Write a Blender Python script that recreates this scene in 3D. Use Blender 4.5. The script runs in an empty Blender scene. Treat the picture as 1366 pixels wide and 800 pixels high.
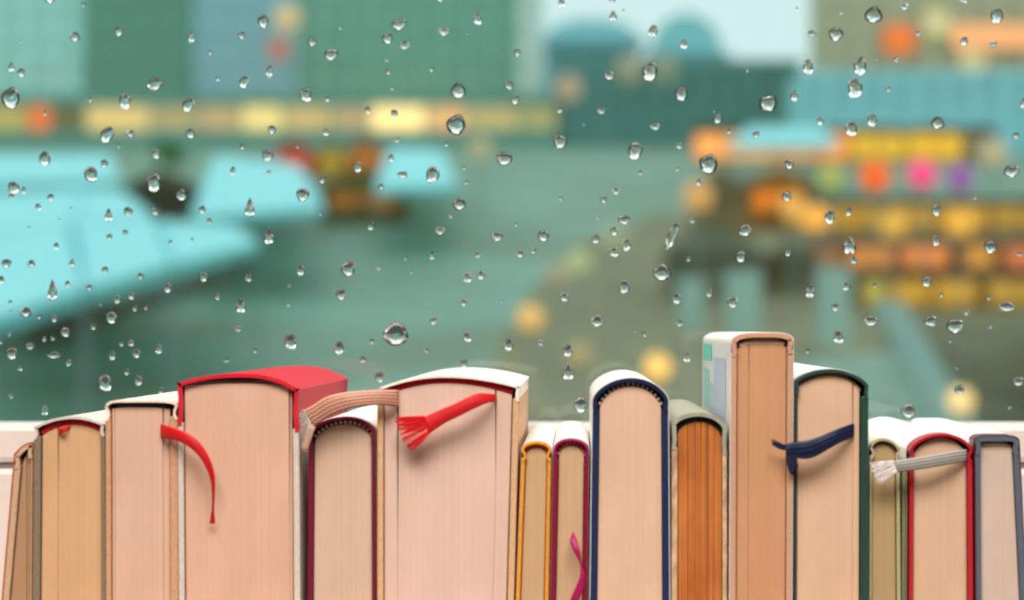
import bpy, bmesh, math, random
from mathutils import Vector
random.seed(7)
scene = bpy.context.scene
COL = scene.collection

# ------------------------------------------------------------------ camera
F = 2870.0            # focal length in pixels of the 1366x800 frame
UC, VC = 770.0, 440.0 # principal point (vanishing point of the book sides, eye level)
ZC = 1.09             # camera height above the room floor; the sill is at 0.90
D = 1.05              # distance of the book fronts
SILL = 0.90
PANE = 1.300          # inner face of the window pane
cam_d = bpy.data.cameras.new('camera'); cam = bpy.data.objects.new('camera', cam_d); COL.objects.link(cam)
cam.location = (0, 0, ZC); cam.rotation_euler = (math.pi/2, 0, 0)
cam_d.sensor_width = 36.0; cam_d.lens = 36.0*F/1366.0
cam_d.shift_x = -(UC-683.0)/1366.0; cam_d.shift_y = (VC-400.0)/1366.0
cam_d.clip_start = 0.05; cam_d.clip_end = 2000
cam_d.dof.use_dof = True; cam_d.dof.focus_distance = 1.150
cam_d.dof.aperture_fstop = 5.8; cam_d.dof.aperture_blades = 0
scene.camera = cam

def lin(c):
    return tuple((x/255/12.92) if x/255 <= 0.04045 else ((x/255+0.055)/1.055)**2.4 for x in c)
# ------------------------------------------------------------------ world: overcast dusk sky
w = bpy.data.worlds.new('overcast_sky'); scene.world = w; w.use_nodes = True
nt = w.node_tree; bg = nt.nodes['Background']
bg.inputs['Color'].default_value = (*lin((216, 247, 244)), 1); bg.inputs['Strength'].default_value = 1.0
# ------------------------------------------------------------------ room lamp (large diffuse ceiling panel)
la = bpy.data.lights.new('ceiling_panel_light', 'AREA'); la.shape = 'RECTANGLE'; la.size = 1.6; la.size_y = 0.9
la.energy = 86; la.color = (1.0, 0.92, 0.86)
lo = bpy.data.objects.new('ceiling_panel_light', la); COL.objects.link(lo); lo.location = (-0.05, 0.20, 2.52)
lo.rotation_euler = (Vector((0, 1.05, 1.0))-Vector(lo.location)).to_track_quat('-Z', 'Y').to_euler()
vs = scene.view_settings
vs.view_transform = 'Standard'; vs.look = 'None'; vs.exposure = 0.0; vs.gamma = 1.0; vs.use_curve_mapping = False
scene.cycles.use_denoising = True
scene.cycles.max_bounces = 14; scene.cycles.transmission_bounces = 12; scene.cycles.sample_clamp_indirect = 8.0

# ------------------------------------------------------------------ helpers
def P(u, v, d):
    "point seen at pixel (u, v) at distance d from the camera plane"
    return Vector(((u-UC)*d/F, d, ZC+(VC-v)*d/F))
def tag(o, label=None, cat=None, group=None, kind=None):
    if label: o['label'] = label
    if cat: o['category'] = cat
    if group: o['group'] = group
    if kind: o['kind'] = kind
    return o
def empty(name, loc):
    o = bpy.data.objects.new(name, None); COL.objects.link(o); o.location = loc; o.empty_display_size = 0.02
    return o
def mesh(name, verts, faces, mat, parent=None, smooth=False, uvs=None, fmats=None):
    off = parent_world(parent)
    me = bpy.data.meshes.new(name)
    me.from_pydata([Vector(v)-off for v in verts], [], faces)
    for m in (mat if isinstance(mat, (list, tuple)) else [mat]): me.materials.append(m)
    if smooth: me.polygons.foreach_set('use_smooth', [True]*len(me.polygons))
    if fmats: me.polygons.foreach_set('material_index', fmats)
    if uvs:
        l = me.uv_layers.new(name='UVMap')
        for p in me.polygons:
            for li in p.loop_indices: l.data[li].uv = uvs[me.loops[li].vertex_index]
    bm = bmesh.new(); bm.from_mesh(me); bmesh.ops.recalc_face_normals(bm, faces=bm.faces); bm.to_mesh(me); bm.free()
    me.update()
    o = bpy.data.objects.new(name, me); COL.objects.link(o)
    if parent: o.parent = parent
    return o
def parent_world(p):
    off = Vector((0, 0, 0))
    while p is not None:
        off += Vector(p.location); p = p.parent
    return off
def bevel(o, width, seg=2, ang=35):
    m = o.modifiers.new('bevel', 'BEVEL'); m.width = width; m.segments = seg; m.limit_method = 'ANGLE'; m.angle_limit = math.radians(ang)
    return o
def prism_y(name, poly, y0, y1, mat, parent=None, **k):
    "polygon in x,z extruded along y"
    n = len(poly)
    vts = [(x, y0, z) for x, z in poly]+[(x, y1, z) for x, z in poly]
    fs = [list(range(n)), list(range(2*n-1, n-1, -1))]+[[i, (i+1) % n, n+(i+1) % n, n+i] for i in range(n)]
    return mesh(name, vts, fs, mat, parent, **k)
def box(name, x0, x1, y0, y1, z0, z1, mat, parent=None):
    return prism_y(name, [(x0, z0), (x1, z0), (x1, z1), (x0, z1)], y0, y1, mat, parent)
def tube(pts, r, seg=6, closed=True):
    pts = [Vector(p) for p in pts]; vs_, fs = [], []
    n = len(pts)
    for i, p in enumerate(pts):
        t = (pts[min(i+1, n-1)]-pts[max(i-1, 0)]).normalized()
        a = t.cross(Vector((0.13, 0.97, 0.2))).normalized(); b = t.cross(a)
        rr = r[i] if isinstance(r, (list, tuple)) else r
        for k in range(seg):
            q = 2*math.pi*k/seg; vs_.append(p+a*rr*math.cos(q)+b*rr*math.sin(q))
    for i in range(n-1):
        for k in range(seg):
            fs.append([i*seg+k, i*seg+(k+1) % seg, (i+1)*seg+(k+1) % seg, (i+1)*seg+k])
    fs.append(list(range(seg))); fs.append(list(range((n-1)*seg, n*seg)))
    return vs_, fs
def merge(parts):
    V, Fc = [], []
    for v, f in parts:
        b = len(V); V += list(v); Fc += [[i+b for i in q] for q in f]
    return V, Fc
def catmull(pts, sub):
    pts = [tuple(p) for p in pts]; out = []; n = len(pts)
    for i in range(n-1):
        p0, p1, p2, p3 = pts[max(i-1, 0)], pts[i], pts[i+1], pts[min(i+2, n-1)]
        for s in range(sub):
            t = s/sub
            out.append(tuple(0.5*((2*b)+(-a+c)*t+(2*a-5*b+4*c-e)*t*t+(-a+3*b-3*c+e)*t**3) for a, b, c, e in zip(p0, p1, p2, p3)))
    out.append(pts[-1]); return out

# ------------------------------------------------------------------ materials
def newmat(name):
    m = bpy.data.materials.new(name); m.use_nodes = True
    return m, m.node_tree, m.node_tree.nodes['Principled BSDF']
def N(nt, t, **k):
    n = nt.nodes.new(t)
    for a, b in k.items(): setattr(n, a, b)
    return n
def ramp2(nt, fac, c0, c1, p0=0.3, p1=0.7):
    r = N(nt, 'ShaderNodeValToRGB'); e = r.color_ramp.elements
    e[0].position, e[1].position = p0, p1; e[0].color = (*c0, 1); e[1].color = (*c1, 1)
    nt.links.new(fac, r.inputs[0]); return r.outputs[0]
def mapped(nt, scale, src='Object'):
    tc = N(nt, 'ShaderNodeTexCoord'); mp = N(nt, 'ShaderNodeMapping'); mp.inputs['Scale'].default_value = scale
    nt.links.new(tc.outputs[src], mp.inputs[0]); return mp.outputs[0]
def bump(nt, b, h, strength, dist):
    n = N(nt, 'ShaderNodeBump'); n.inputs['Strength'].default_value = strength; n.inputs['Distance'].default_value = dist
    nt.links.new(h, n.inputs['Height']); nt.links.new(n.outputs[0], b.inputs['Normal'])
def scl(c, k): return tuple(min(1, x*k) for x in c)

def paper(name, rgb, worn=0.0, rgb2=None):
    "the cut edge of a stack of pages: thin vertical lines and slow mottling"
    m, nt, b = newmat(name); c = lin(rgb); c = (c[0]*0.80, c[1]*0.80, c[2]*0.84)
    n1 = N(nt, 'ShaderNodeTexNoise'); n1.inputs['Scale'].default_value = 1; n1.inputs['Detail'].default_value = 4
    nt.links.new(mapped(nt, (1500, 30, 4)), n1.inputs['Vector'])
    n2 = N(nt, 'ShaderNodeTexNoise'); n2.inputs['Scale'].default_value = 1; n2.inputs['Detail'].default_value = 3
    nt.links.new(mapped(nt, (60, 20, 22)), n2.inputs['Vector'])
    a = ramp2(nt, n1.outputs[0], scl(c, 0.965-worn*0.42), scl(c, 1.02), 0.3, 0.62)
    b2 = ramp2(nt, n2.outputs[0], lin(rgb2) if rgb2 else (0.90, 0.90, 0.88), (1, 1, 1), 0.3, 0.65)
    mx = N(nt, 'ShaderNodeMixRGB', blend_type='MULTIPLY'); mx.inputs[0].default_value = 1
    nt.links.new(a, mx.inputs[1]); nt.links.new(b2, mx.inputs[2]); nt.links.new(mx.outputs[0], b.inputs['Base Color'])
    b.inputs['Roughness'].default_value = 0.85; b.inputs['Specular IOR Level'].default_value = 0.2
    bump(nt, b, n1.outputs[0], 0.10+worn*0.6, 0.0002+worn*0.0008)
    return m
def board(name, rgb, rough=0.6, mott=0.12, scale=900, spec=0.4):
    "paper or card covered board with a fine grain"
    m, nt, b = newmat(name); c = lin(rgb)
    n = N(nt, 'ShaderNodeTexNoise'); n.inputs['Scale'].default_value = scale; n.inputs['Detail'].default_value = 3
    nt.links.new(mapped(nt, (1, 1, 0.35)), n.inputs['Vector'])
    col = ramp2(nt, n.outputs[0], scl(c, 1-mott), scl(c, 1+mott)); nt.links.new(col, b.inputs['Base Color'])
    b.inputs['Roughness'].default_value = rough; b.inputs['Specular IOR Level'].default_value = spec
    bump(nt, b, n.outputs[0], 0.2, 0.0003); return m
def cloth(name, rgb, pitch=0.0010, contrast=0.25, rough=0.8, axis='Z'):
    "woven book cloth: fine ribs and mottling"
    m, nt, b = newmat(name); c = lin(rgb)
    w1 = N(nt, 'ShaderNodeTexWave', bands_direction=axis); w1.inputs['Scale'].default_value = 0.314/pitch
    w1.inputs['Distortion'].default_value = 1.2; w1.inputs['Detail'].default_value = 1
    tc = N(nt, 'ShaderNodeTexCoord'); nt.links.new(tc.outputs['Object'], w1.inputs['Vector'])
    n = N(nt, 'ShaderNodeTexNoise'); n.inputs['Scale'].default_value = 1300; nt.links.new(tc.outputs['Object'], n.inputs['Vector'])
    mx = N(nt, 'ShaderNodeMath', operation='ADD'); nt.links.new(w1.outputs[1], mx.inputs[0]); nt.links.new(n.outputs[0], mx.inputs[1])
    hv = N(nt, 'ShaderNodeMath', operation='MULTIPLY'); hv.inputs[1].default_value = 0.5; nt.links.new(mx.outputs[0], hv.inputs[0])
    col = ramp2(nt, hv.outputs[0], scl(c, 1-contrast), scl(c, 1+contrast), 0.25, 0.75); nt.links.new(col, b.inputs['Base Color'])
    b.inputs['Roughness'].default_value = rough; b.inputs['Specular IOR Level'].default_value = 0.25
    b.inputs['Sheen Weight'].default_value = 0.1
    bump(nt, b, hv.outputs[0], 0.6, 0.0004); return m
def ribbon_mat(name, rgb, lines=7.0, contrast=0.4, pitch=2400.0, hi=1.25, rough=0.45):
    "woven ribbon: threads run along the length (uv x in metres), cords across (uv y)"
    m, nt, b = newmat(name); c = lin(rgb)
    tc = N(nt, 'ShaderNodeTexCoord'); sp = N(nt, 'ShaderNodeSeparateXYZ'); nt.links.new(tc.outputs['UV'], sp.inputs[0])
    def sinw(out, k, ph=None):
        a = N(nt, 'ShaderNodeMath', operation='MULTIPLY'); a.inputs[1].default_value = k; nt.links.new(out, a.inputs[0]); o = a.outputs[0]
        if ph is not None:
            q = N(nt, 'ShaderNodeMath', operation='ADD'); nt.links.new(o, q.inputs[0]); nt.links.new(ph, q.inputs[1]); o = q.outputs[0]
        s = N(nt, 'ShaderNodeMath', operation='SINE'); nt.links.new(o, s.inputs[0]); return s.outputs[0]
    cords = sinw(sp.outputs['Y'], 2*math.pi*lines)
    ph = N(nt, 'ShaderNodeMath', operation='MULTIPLY'); ph.inputs[1].default_value = 2*math.pi*lines; nt.links.new(sp.outputs['Y'], ph.inputs[0])
    weave = sinw(sp.outputs['X'], pitch, ph.outputs[0])
    ad = N(nt, 'ShaderNodeMath', operation='ADD'); nt.links.new(cords, ad.inputs[0]); nt.links.new(weave, ad.inputs[1])
    mr = N(nt, 'ShaderNodeMapRange'); mr.inputs[1].default_value = -2; mr.inputs[2].default_value = 2; nt.links.new(ad.outputs[0], mr.inputs[0])
    col = ramp2(nt, mr.outputs[0], scl(c, 1-contrast), scl(c, hi), 0.3, 0.72); nt.links.new(col, b.inputs['Base Color'])
    b.inputs['Roughness'].default_value = rough; b.inputs['Specular IOR Level'].default_value = 0.35
    bump(nt, b, mr.outputs[0], 0.5, 0.0003); return m
def plain(name, rgb, rough=0.7, spec=0.3, var=0.10, scale=0.6):
    "matte outdoor surface with soft weathering"
    m, nt, b = newmat(name); c = lin(rgb)
    n = N(nt, 'ShaderNodeTexNoise'); n.inputs['Scale'].default_value = scale; n.inputs['Detail'].default_value = 4
    tc = N(nt, 'ShaderNodeTexCoord'); nt.links.new(tc.outputs['Object'], n.inputs['Vector'])
    col = ramp2(nt, n.outputs[0], scl(c, 1-var), scl(c, 1+var)); nt.links.new(col, b.inputs['Base Color'])
    b.inputs['Roughness'].default_value = rough; b.inputs['Specular IOR Level'].default_value = spec
    return m
def glow(name, rgb, strength=1.0):
    m, nt, b = newmat(name)
    b.inputs['Base Color'].default_value = (*scl(lin(rgb), 0.5), 1)
    b.inputs['Emission Color'].default_value = (*lin(rgb), 1); b.inputs['Emission Strength'].default_value = strength
    b.inputs['Roughness'].default_value = 0.4
    return m

# ------------------------------------------------------------------ the room and its window
M_wall = plain('painted_plaster', (225, 212, 200), 0.8, 0.2, 0.03, 3); M_back = plain('dark_brown_panelling', (78, 64, 54), 0.7, 0.2, 0.1, 3); M_side = plain('taupe_plaster', (150, 134, 120), 0.8, 0.2, 0.04, 3)
M_floor = plain('floorboards', (96, 70, 52), 0.5, 0.4, 0.15, 4)
M_white = board('white_gloss_paint', (214, 204, 197), 0.35, 0.02, 60, 0.5)
M_gap = plain('rubber_seal', (120, 110, 104), 0.8)
RX, RY0, RY1, RZ = 2.1, -2.6, 1.27, 2.62
WX0, WX1, WZ1 = -1.0, 0.95, 2.25
Y_OUT = PANE+0.10
tag(box('floor', -RX, RX, RY0, Y_OUT, -0.1, 0, M_floor), kind='structure')
tag(box('ceiling', -RX, RX, RY0, Y_OUT, RZ, RZ+0.1, M_wall), kind='structure')
tag(box('wall_back', -RX, RX, RY0-0.1, RY0, 0, RZ, M_back), kind='structure')
tag(box('wall_left', -RX-0.1, -RX, RY0, Y_OUT, 0, RZ, M_side), kind='structure')
tag(box('wall_right', RX, RX+0.1, RY0, Y_OUT, 0, RZ, M_side), kind='structure')
wf = empty('wall_front', (0, PANE, 0)); tag(wf, kind='structure')
for a in ((-RX, RX, 0, SILL-0.03), (-RX, RX, WZ1, RZ), (-RX, WX0, SILL-0.03, WZ1), (WX1, RX, SILL-0.03, WZ1)):
    box('wall_panel', a[0], a[1], RY1, Y_OUT, a[2], a[3], M_wall, wf)
sill = bevel(box('window_sill', WX0-0.06, WX1+0.06, 0.93, RY1+0.008, SILL-0.03, SILL, M_white), 0.004); tag(sill, kind='structure')
win = empty('window_1', (0, PANE, SILL)); tag(win, kind='structure')
ZR = ZC-125*1.285/F        # top of the lower sash rail
ZG = ZC-182*1.278/F        # shadow gap between frame and sash
bevel(box('frame_rail', WX0, WX1, RY1+0.008, PANE+0.05, SILL, ZG-0.0015, M_white, win), 0.003)
box('seal', WX0, WX1, RY1+0.0125, PANE+0.04, ZG-0.0015, ZG+0.0015, M_gap, win)
bevel(box('sash_rail', WX0, WX1, RY1+0.010, PANE+0.03, ZG+0.0015, ZR, M_white, win), 0.004)
bevel(box('sash_rail', WX0, WX1, RY1+0.010, PANE+0.03, WZ1-0.07, WZ1, M_white, win), 0.004)
bevel(box('sash_stile', WX0, WX0+0.07, RY1+0.010, PANE+0.03, ZR, WZ1-0.07, M_white, win), 0.004)
bevel(box('sash_stile', WX1-0.07, WX1, RY1+0.010, PANE+0.03, ZR, WZ1-0.07, M_white, win), 0.004)
# damp, faintly misted glass: a slightly rough refraction softens everything far behind it
mg = bpy.data.materials.new('misted_window_glass'); mg.use_nodes = True; nt = mg.node_tree
nt.nodes.remove(nt.nodes['Principled BSDF'])
g = N(nt, 'ShaderNodeBsdfGlass', distribution='BECKMANN'); g.inputs['Roughness'].default_value = 0.042; g.inputs['IOR'].default_value = 1.45
nt.links.new(g.outputs[0], nt.nodes['Material Output'].inputs['Surface'])
pane = box('pane', WX0+0.06, WX1-0.06, PANE, PANE+0.004, ZR-0.01, WZ1-0.06, mg, win)
tag(pane, 'damp clear window glass')

# ------------------------------------------------------------------ the hillside city beyond the glass
SL, H0 = 0.108, 6.0            # street climbs away from the window; it lies 6 m below eye level here
def zg(d): return ZC-H0+SL*d   # ground height at distance d
def dist_for(v, h):            # distance at which something h metres above the street shows at row v
    return (H0-h)*F/(v-(VC-SL*F))
M_ground, nt, b = newmat('wet_paving')
n1 = N(nt, 'ShaderNodeTexNoise'); n1.inputs['Scale'].default_value = 0.16; n1.inputs['Detail'].default_value = 3
tc = N(nt, 'ShaderNodeTexCoord'); nt.links.new(tc.outputs['Object'], n1.inputs['Vector'])
nt.links.new(ramp2(nt, n1.outputs[0], lin((128, 144, 116)), lin((138, 174, 156)), 0.35, 0.62), b.inputs['Base Color'])
b.inputs['Roughness'].default_value = 0.55; b.inputs['Specular IOR Level'].default_value = 0.3
GY = 1.42
gr = mesh('ground', [(-500, GY, zg(GY)), (500, GY, zg(GY)), (500, 420, zg(420)), (-500, 420, zg(420)), (-500, GY, zg(GY)-1), (500, GY, zg(GY)-1), (500, 420, zg(420)-1), (-500, 420, zg(420)-1)],
          [[0, 1, 2, 3], [7, 6, 5, 4], [0, 4, 5, 1], [1, 5, 6, 2], [2, 6, 7, 3], [3, 7, 4, 0]], M_ground); tag(gr, kind='structure')

def patch(name, pts, m):
    q = [P(u, v, dist_for(v, 0.0)) for u, v in pts]; n = len(q); t = Vector((0, 0, 0.03))
    o = mesh(name, [p+t for p in q]+[p-t for p in q], [list(range(n)), list(range(2*n-1, n-1, -1))]+[[i, (i+1) % n, n+(i+1) % n, n+i] for i in range(n)], m); tag(o, kind='structure')
patch('gravel_square', [(640, 520), (700, 400), (760, 330), (880, 285), (1040, 275), (1420, 300), (1420, 590), (600, 590)], plain('brown_gravel', (152, 142, 110), 0.8, 0.2, 0.22, 0.5))
patch('dark_path', [(1180, 425), (1420, 420), (1420, 585), (1270, 585)], plain('dark_cobbles', (116, 118, 98), 0.8, 0.2, 0.15, 0.5))
drop_darkener = mesh('drop_darkener', [(-60, 1.45, zg(1.45)+.02), (60, 1.45, zg(1.45)+.02), (60, 37, zg(37)+.02), (-60, 37, zg(37)+.02), (-60, 1.45, zg(1.45)-.02), (60, 1.45, zg(1.45)-.02), (60, 37, zg(37)-.02), (-60, 37, zg(37)-.02)], [[0, 1, 2, 3], [7, 6, 5, 4], [0, 4, 5, 1], [1, 5, 6, 2], [2, 6, 7, 3], [3, 7, 4, 0]], plain('unseen_dark_ground', (58, 62, 60), 0.6, 0.2, 0.15, 0.8)); tag(drop_darkener, kind='structure')  # added dark strip, out of direct view, to darken the raindrop tops
def tower(name, label, cat, u0, u1, vtop, d, depth, wallrgb, pilrgb, ncol, nfl, group=None):
    "a block standing on the street: wall body, pilasters, floor bands, roof parapet"
    x0, x1 = P(u0, 0, d).x, P(u1, 0, d).x; zt = P(0, vtop, d).z; z0 = zg(d)-1.5
    r = empty(name, ((x0+x1)/2, d, zg(d))); tag(r, label, cat, group)
    mw = plain(name+'_wall', wallrgb); mp = plain(name+'_pilaster', pilrgb); mgl = plain(name+'_glass', tuple(int(c*0.92) for c in wallrgb), 0.3, 0.4)
    box('wall', x0, x1, d, d+depth, z0, zt, mw, r)
    x0 += 0.3; x1 -= 0.3
    box('parapet', x0, x1, d-0.3, d+depth, zt, zt+0.8, mp, r)
    wdt = (x1-x0)/ncol; zb = zg(d)+4.5
    for i in range(ncol+1):
        x = x0+i*wdt; box('pilaster', max(x0, x-wdt*0.14), min(x1, x+wdt*0.14), d-0.5, d, z0, zt, mp, r)
    fh = (zt-zb)/nfl
    for j in range(nfl):
        for i in range(ncol):
            x = x0+i*wdt
            box('window', x+wdt*0.2, x+wdt*0.8, d-0.12, d, zb+j*fh+fh*0.25, zb+j*fh+fh*0.85, mgl, r)
    return r
tower('office_block', 'pale teal office block at the end of the row of towers', 'building', -120, 112, -70, 277, 18, (196, 242, 232), (206, 248, 240), 6, 6)
tower('apartment_block', 'dark green apartment block next to the pale teal office block', 'building', 112, 258, -90, 277, 18, (132, 178, 160), (138, 184, 166), 5, 6)
tower('bank_building', 'blue grey building between the two green blocks', 'building', 258, 398, -80, 277, 18, (176, 212, 222), (184, 218, 228), 5, 6)
tower('department_store', 'wide green store block with vertical piers and a pale corner', 'building', 398, 690, -90, 277, 18, (146, 194, 174), (160, 206, 186), 9, 6)
tower('corner_tower', 'pale green corner tower beside the wide store block', 'building', 690, 722, -90, 277, 18, (240, 255, 244), (240, 255, 246), 2, 6)
tower('slab_block', 'long grey green slab block beyond the pale teal office block', 'building', -760, -124, -40, 277, 18, (140, 186, 170), (150, 196, 180), 14, 6)
# lit shop fronts along the foot of the blocks
M_awn = plain('shop_awning', (120, 170, 158))
shops = [(-20, 34, (190, 175, 95), .75), (34, 68, (235, 120, 50), .9), (68, 112, (120, 115, 65), .6), (112, 200, (222, 192, 120), .95), (200, 262, (178, 165, 112), .8),
         (262, 320, (190, 165, 115), .85), (320, 376, (235, 210, 130), 1.0), (376, 440, (205, 178, 115), .85), (440, 492, (190, 165, 118), .8), (492, 566, (255, 222, 145), 1.25),
         (566, 622, (228, 178, 115), .95), (622, 690, (190, 175, 115), .8), (690, 742, (170, 165, 110), .75)]
SHN = ['dull mustard lit shop front at the end of the arcade', 'orange lit shop front under the pale teal office block', 'dim olive shop front beside the orange lit one', 'wide cream lit shop front under the dark green block', 'dull khaki lit shop front beside the wide cream one', 'tan lit shop front under the blue grey building', 'bright yellow lit shop front under the blue grey building', 'amber lit shop front under the wide store block', 'brownish lit shop front beside the brightest one', 'brightest pale yellow lit shop front in the arcade', 'peach lit shop front beside the brightest one', 'khaki lit shop front under the wide store block', 'dull olive lit shop front under the pale corner tower']
for i, (u0, u1, c, s) in enumerate(shops):
    d = 268; x0, x1 = P(u0, 0, d).x, P(u1, 0, d).x
    r = empty('shop_front', ((x0+x1)/2, d, zg(d))); tag(r, SHN[i], 'shop', 'lit shop fronts under the towers')
    zt, zb = P(0, 141, d).z, P(0, 174, d).z
    x1 -= 0.02
    box('lit_window', x0+0.3, x1, d, d+1.5, zb, zt, glow('shop_light_%d' % i, c, s), r)
    box('plinth', x0, x1, d-0.2, d+1.5, zg(d)-1, zb, M_awn, r)
    box('fascia', x0, x1, d-0.6, d+1.5, zt, zt+1.3, M_awn, r)
    box('pier', x0, x0+0.3, d-0.3, d+1.5, zb, zt, M_awn, r)
# vaulted halls in the distance
def vault(name, label, u0, u1, vtop, vspring, d, rgb):
    x0, x1 = P(u0, 0, d).x, P(u1, 0, d).x; zt, zs = P(0, vtop, d).z, P(0, vspring, d).z
    r = empty(name, ((x0+x1)/2, d, zg(d))); tag(r, label, 'hall')
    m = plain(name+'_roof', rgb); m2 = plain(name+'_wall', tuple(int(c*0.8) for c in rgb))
    pts = [(x0+(x1-x0)*(0.5-0.5*math.cos(math.pi*i/16)), zs+(zt-zs)*math.sin(math.pi*i/16)) for i in range(17)]
    prism_y('vaulted_roof', pts, d, d+30, m, r)
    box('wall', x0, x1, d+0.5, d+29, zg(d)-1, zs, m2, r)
    box('cornice', x0-1, x1+1, d-0.8, d, zs-1.6, zs, m2, r)
vault('station_hall', 'blue vaulted hall roof next to the pale corner tower', 726, 852, 24, 52, 332, (172, 232, 242))
vault('market_hall', 'blue vaulted hall roof with the steeper arch against the sky', 868, 964, 18, 70, 332, (166, 226, 236))
tower('low_terrace', 'low dark teal terrace in front of the vaulted halls', 'building', 742, 1072, 88, 270, 12, (116, 162, 156), (122, 168, 162), 10, 2)
tower('brown_tower', 'brown grey tower with lit signs rising over the booths', 'building', 1104, 1420, -120, 240, 18, (212, 198, 162), (218, 202, 168), 7, 7)
tower('glazed_podium', 'long pale blue podium at the foot of the brown tower', 'building', 1062, 1420, 104, 225, 10, (172, 228, 236), (180, 232, 240), 9, 2)
for (u, v, ru, rv, d, c, s, nm) in ((1200, 52, 20, 18, 238.6, (235, 115, 40), .9, 'orange'), (1250, 30, 18, 18, 238.6, (200, 190, 135), .9, 'cream'), (1330, 48, 60, 16, 238.6, (245, 170, 110), .95, 'long peach'), (1298, 83, 18, 17, 238.6, (200, 185, 130), .85, 'small pale')):
    a, b_ = P(u-ru, v+rv, d), P(u+ru, v-rv, d)
    r = empty('lit_sign', ((a.x+b_.x)/2, d, a.z)); tag(r, '%s lit sign fixed to the brown tower' % nm, 'sign')
    box('lightbox', a.x, b_.x, d, d+0.5, a.z, b_.z, glow('sign_'+nm, c, s), r)
    box('backing', a.x+0.1, b_.x-0.1, d+0.5, d+0.85, a.z+0.1, b_.z-0.1, M_awn, r)
M_dark = plain('dark_timber', (84, 84, 70)); M_brown = plain('brown_timber', (135, 100, 60)); M_olive = plain('olive_timber', (122, 116, 88))
# rows of lit market booths climbing the hill
rows = [(217, 178, 214, [(925, 968, (255, 170, 90), 1.0), (968, 1030, (240, 190, 130), .85), (1030, 1090, (235, 175, 115), .85), (1090, 1133, (255, 160, 65), 1.0), (1133, 1210, (215, 172, 55), .95), (1210, 1285, (222, 175, 50), .95), (1285, 1330, (130, 125, 90), .6)], 'topmost'),
        (311, 273, 307, [(1046, 1108, (176, 142, 62), .85), (1108, 1180, (178, 136, 48), .9), (1180, 1250, (180, 140, 52), .9), (1250, 1320, (186, 142, 52), .9), (1320, 1400, (176, 138, 55), .85)], 'second highest'),
        (362, 326, 358, [(1084, 1130, (170, 115, 65), .6), (1130, 1192, (205, 135, 65), .9), (1200, 1268, (212, 132, 68), .95), (1280, 1330, (205, 145, 60), .85), (1338, 1400, (205, 118, 70), .9)], 'second lowest'),
        (413, 372, 408, [(1146, 1186, (172, 158, 72), .9), (1186, 1242, (192, 148, 50), .95), (1242, 1304, (196, 150, 50), .95), (1312, 1400, (186, 146, 58), .85)], 'lowest')]
for ri, (vb, vt, vl, booths, rn) in enumerate(rows):
    d = dist_for(vb, 0.0)
    for k, (u0, u1, c, s) in enumerate(booths):
        x0, x1 = P(u0, 0, d).x+0.02, P(u1, 0, d).x-0.02; z0 = zg(d); zl, zt = P(0, vl, d).z, P(0, vt, d).z
        r = empty('market_booth', ((x0+x1)/2, d, z0)); cn = 'olive' if c[0] < 150 else 'yellow' if c[2] < 60 and c[1] > 150 else 'golden' if c[1] > 0.72*c[0] else 'orange' if c[1] > 0.62*c[0] else 'reddish'
        tag(r, '%s %s lit timber market booth in the %s row of the hill' % ('bright' if s > .88 else 'dim', cn, rn), 'market booth', 'lit booths in the %s row' % rn)
        bulb = glow('bulb_light_%d_%d' % (ri, k), c, s*1.08)
        box('lit_front', x0, x1, d, d+0.2, zl, zt, glow('booth_light_%d_%d' % (ri, k), c, s*0.72), r)
        nb = max(1, round((u1-u0)/36)); R = 16.5*d/F
        for j in range(nb):
            cb = P(u0+(u1-u0)*(j+0.5)/nb, (vt+vl)/2+random.uniform(-2, 2), d-R*0.4); R = min(R, (x1-x0)/nb/2); vv, ff = [], []
            for a in range(9):
                for q in range(14):
                    an, bn = math.pi*a/8, 2*math.pi*q/14; vv.append(cb+Vector((math.sin(an)*math.cos(bn), math.sin(an)*math.sin(bn)*0.5, math.cos(an)))*R)
            for a in range(8):
                for q in range(14): ff.append([a*14+q, a*14+(q+1) % 14, (a+1)*14+(q+1) % 14, (a+1)*14+q])
            mesh('bulb', vv, ff, bulb, r, smooth=True)
        box('counter', x0, x1, d-0.3, d+0.3, z0-0.3, zl, M_dark, r)
        th = (zt-zl)*0.28
        prism_y('roof', [(x0, zt), (x1, zt), ((x0+x1)/2+0.4*(x1-x0), zt+th), ((x0+x1)/2-0.4*(x1-x0), zt+th)], d-0.35, d+2.0, M_dark, r)
        box('back_wall', x0, x1, d+1.7, d+1.8, z0-0.4, zt, M_dark, r)
        for sx in (x0, x1-0.08): box('post', sx, sx+0.08, d-0.28, d-0.2, zl, zt, M_brown, r)
# brown huts and clutter in the middle
def hut(name, label, u0, u1, vt, vb, rgb, roofrgb, lit=None, cat='hut'):
    d = dist_for(vb, 0); x0, x1 = P(u0, 0, d).x, P(u1, 0, d).x; z0 = zg(d); zt = P(0, vt, d).z; h = zt-z0
    r = empty(name, ((x0+x1)/2, d, z0)); tag(r, label, cat)
    mw = plain(name+'_boards', rgb); mr = plain(name+'_roof', roofrgb)
    box('wall', x0, x1, d, d+2.5, z0-0.5, z0+h*0.62, mw, r)
    xm = (x0+x1)/2; e = (x1-x0)*0.05
    prism_y('roof', [(x0-e, z0+h*0.6), (x1+e, z0+h*0.6), (x1-e, z0+h*0.75), (xm, zt), (x0+e, z0+h*0.75)], d-0.4, d+2.9, mr, r)
    box('door', xm-h*0.12, xm+h*0.12, d-0.06, d, z0, z0+h*0.45, mr, r)
    if lit: box('lit_hatch', x0+(x1-x0)*0.12, x0+(x1-x0)*0.88, d-0.05, d, z0+h*0.32, z0+h*0.58, glow(name+'_light', *lit), r)
    return r
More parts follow.
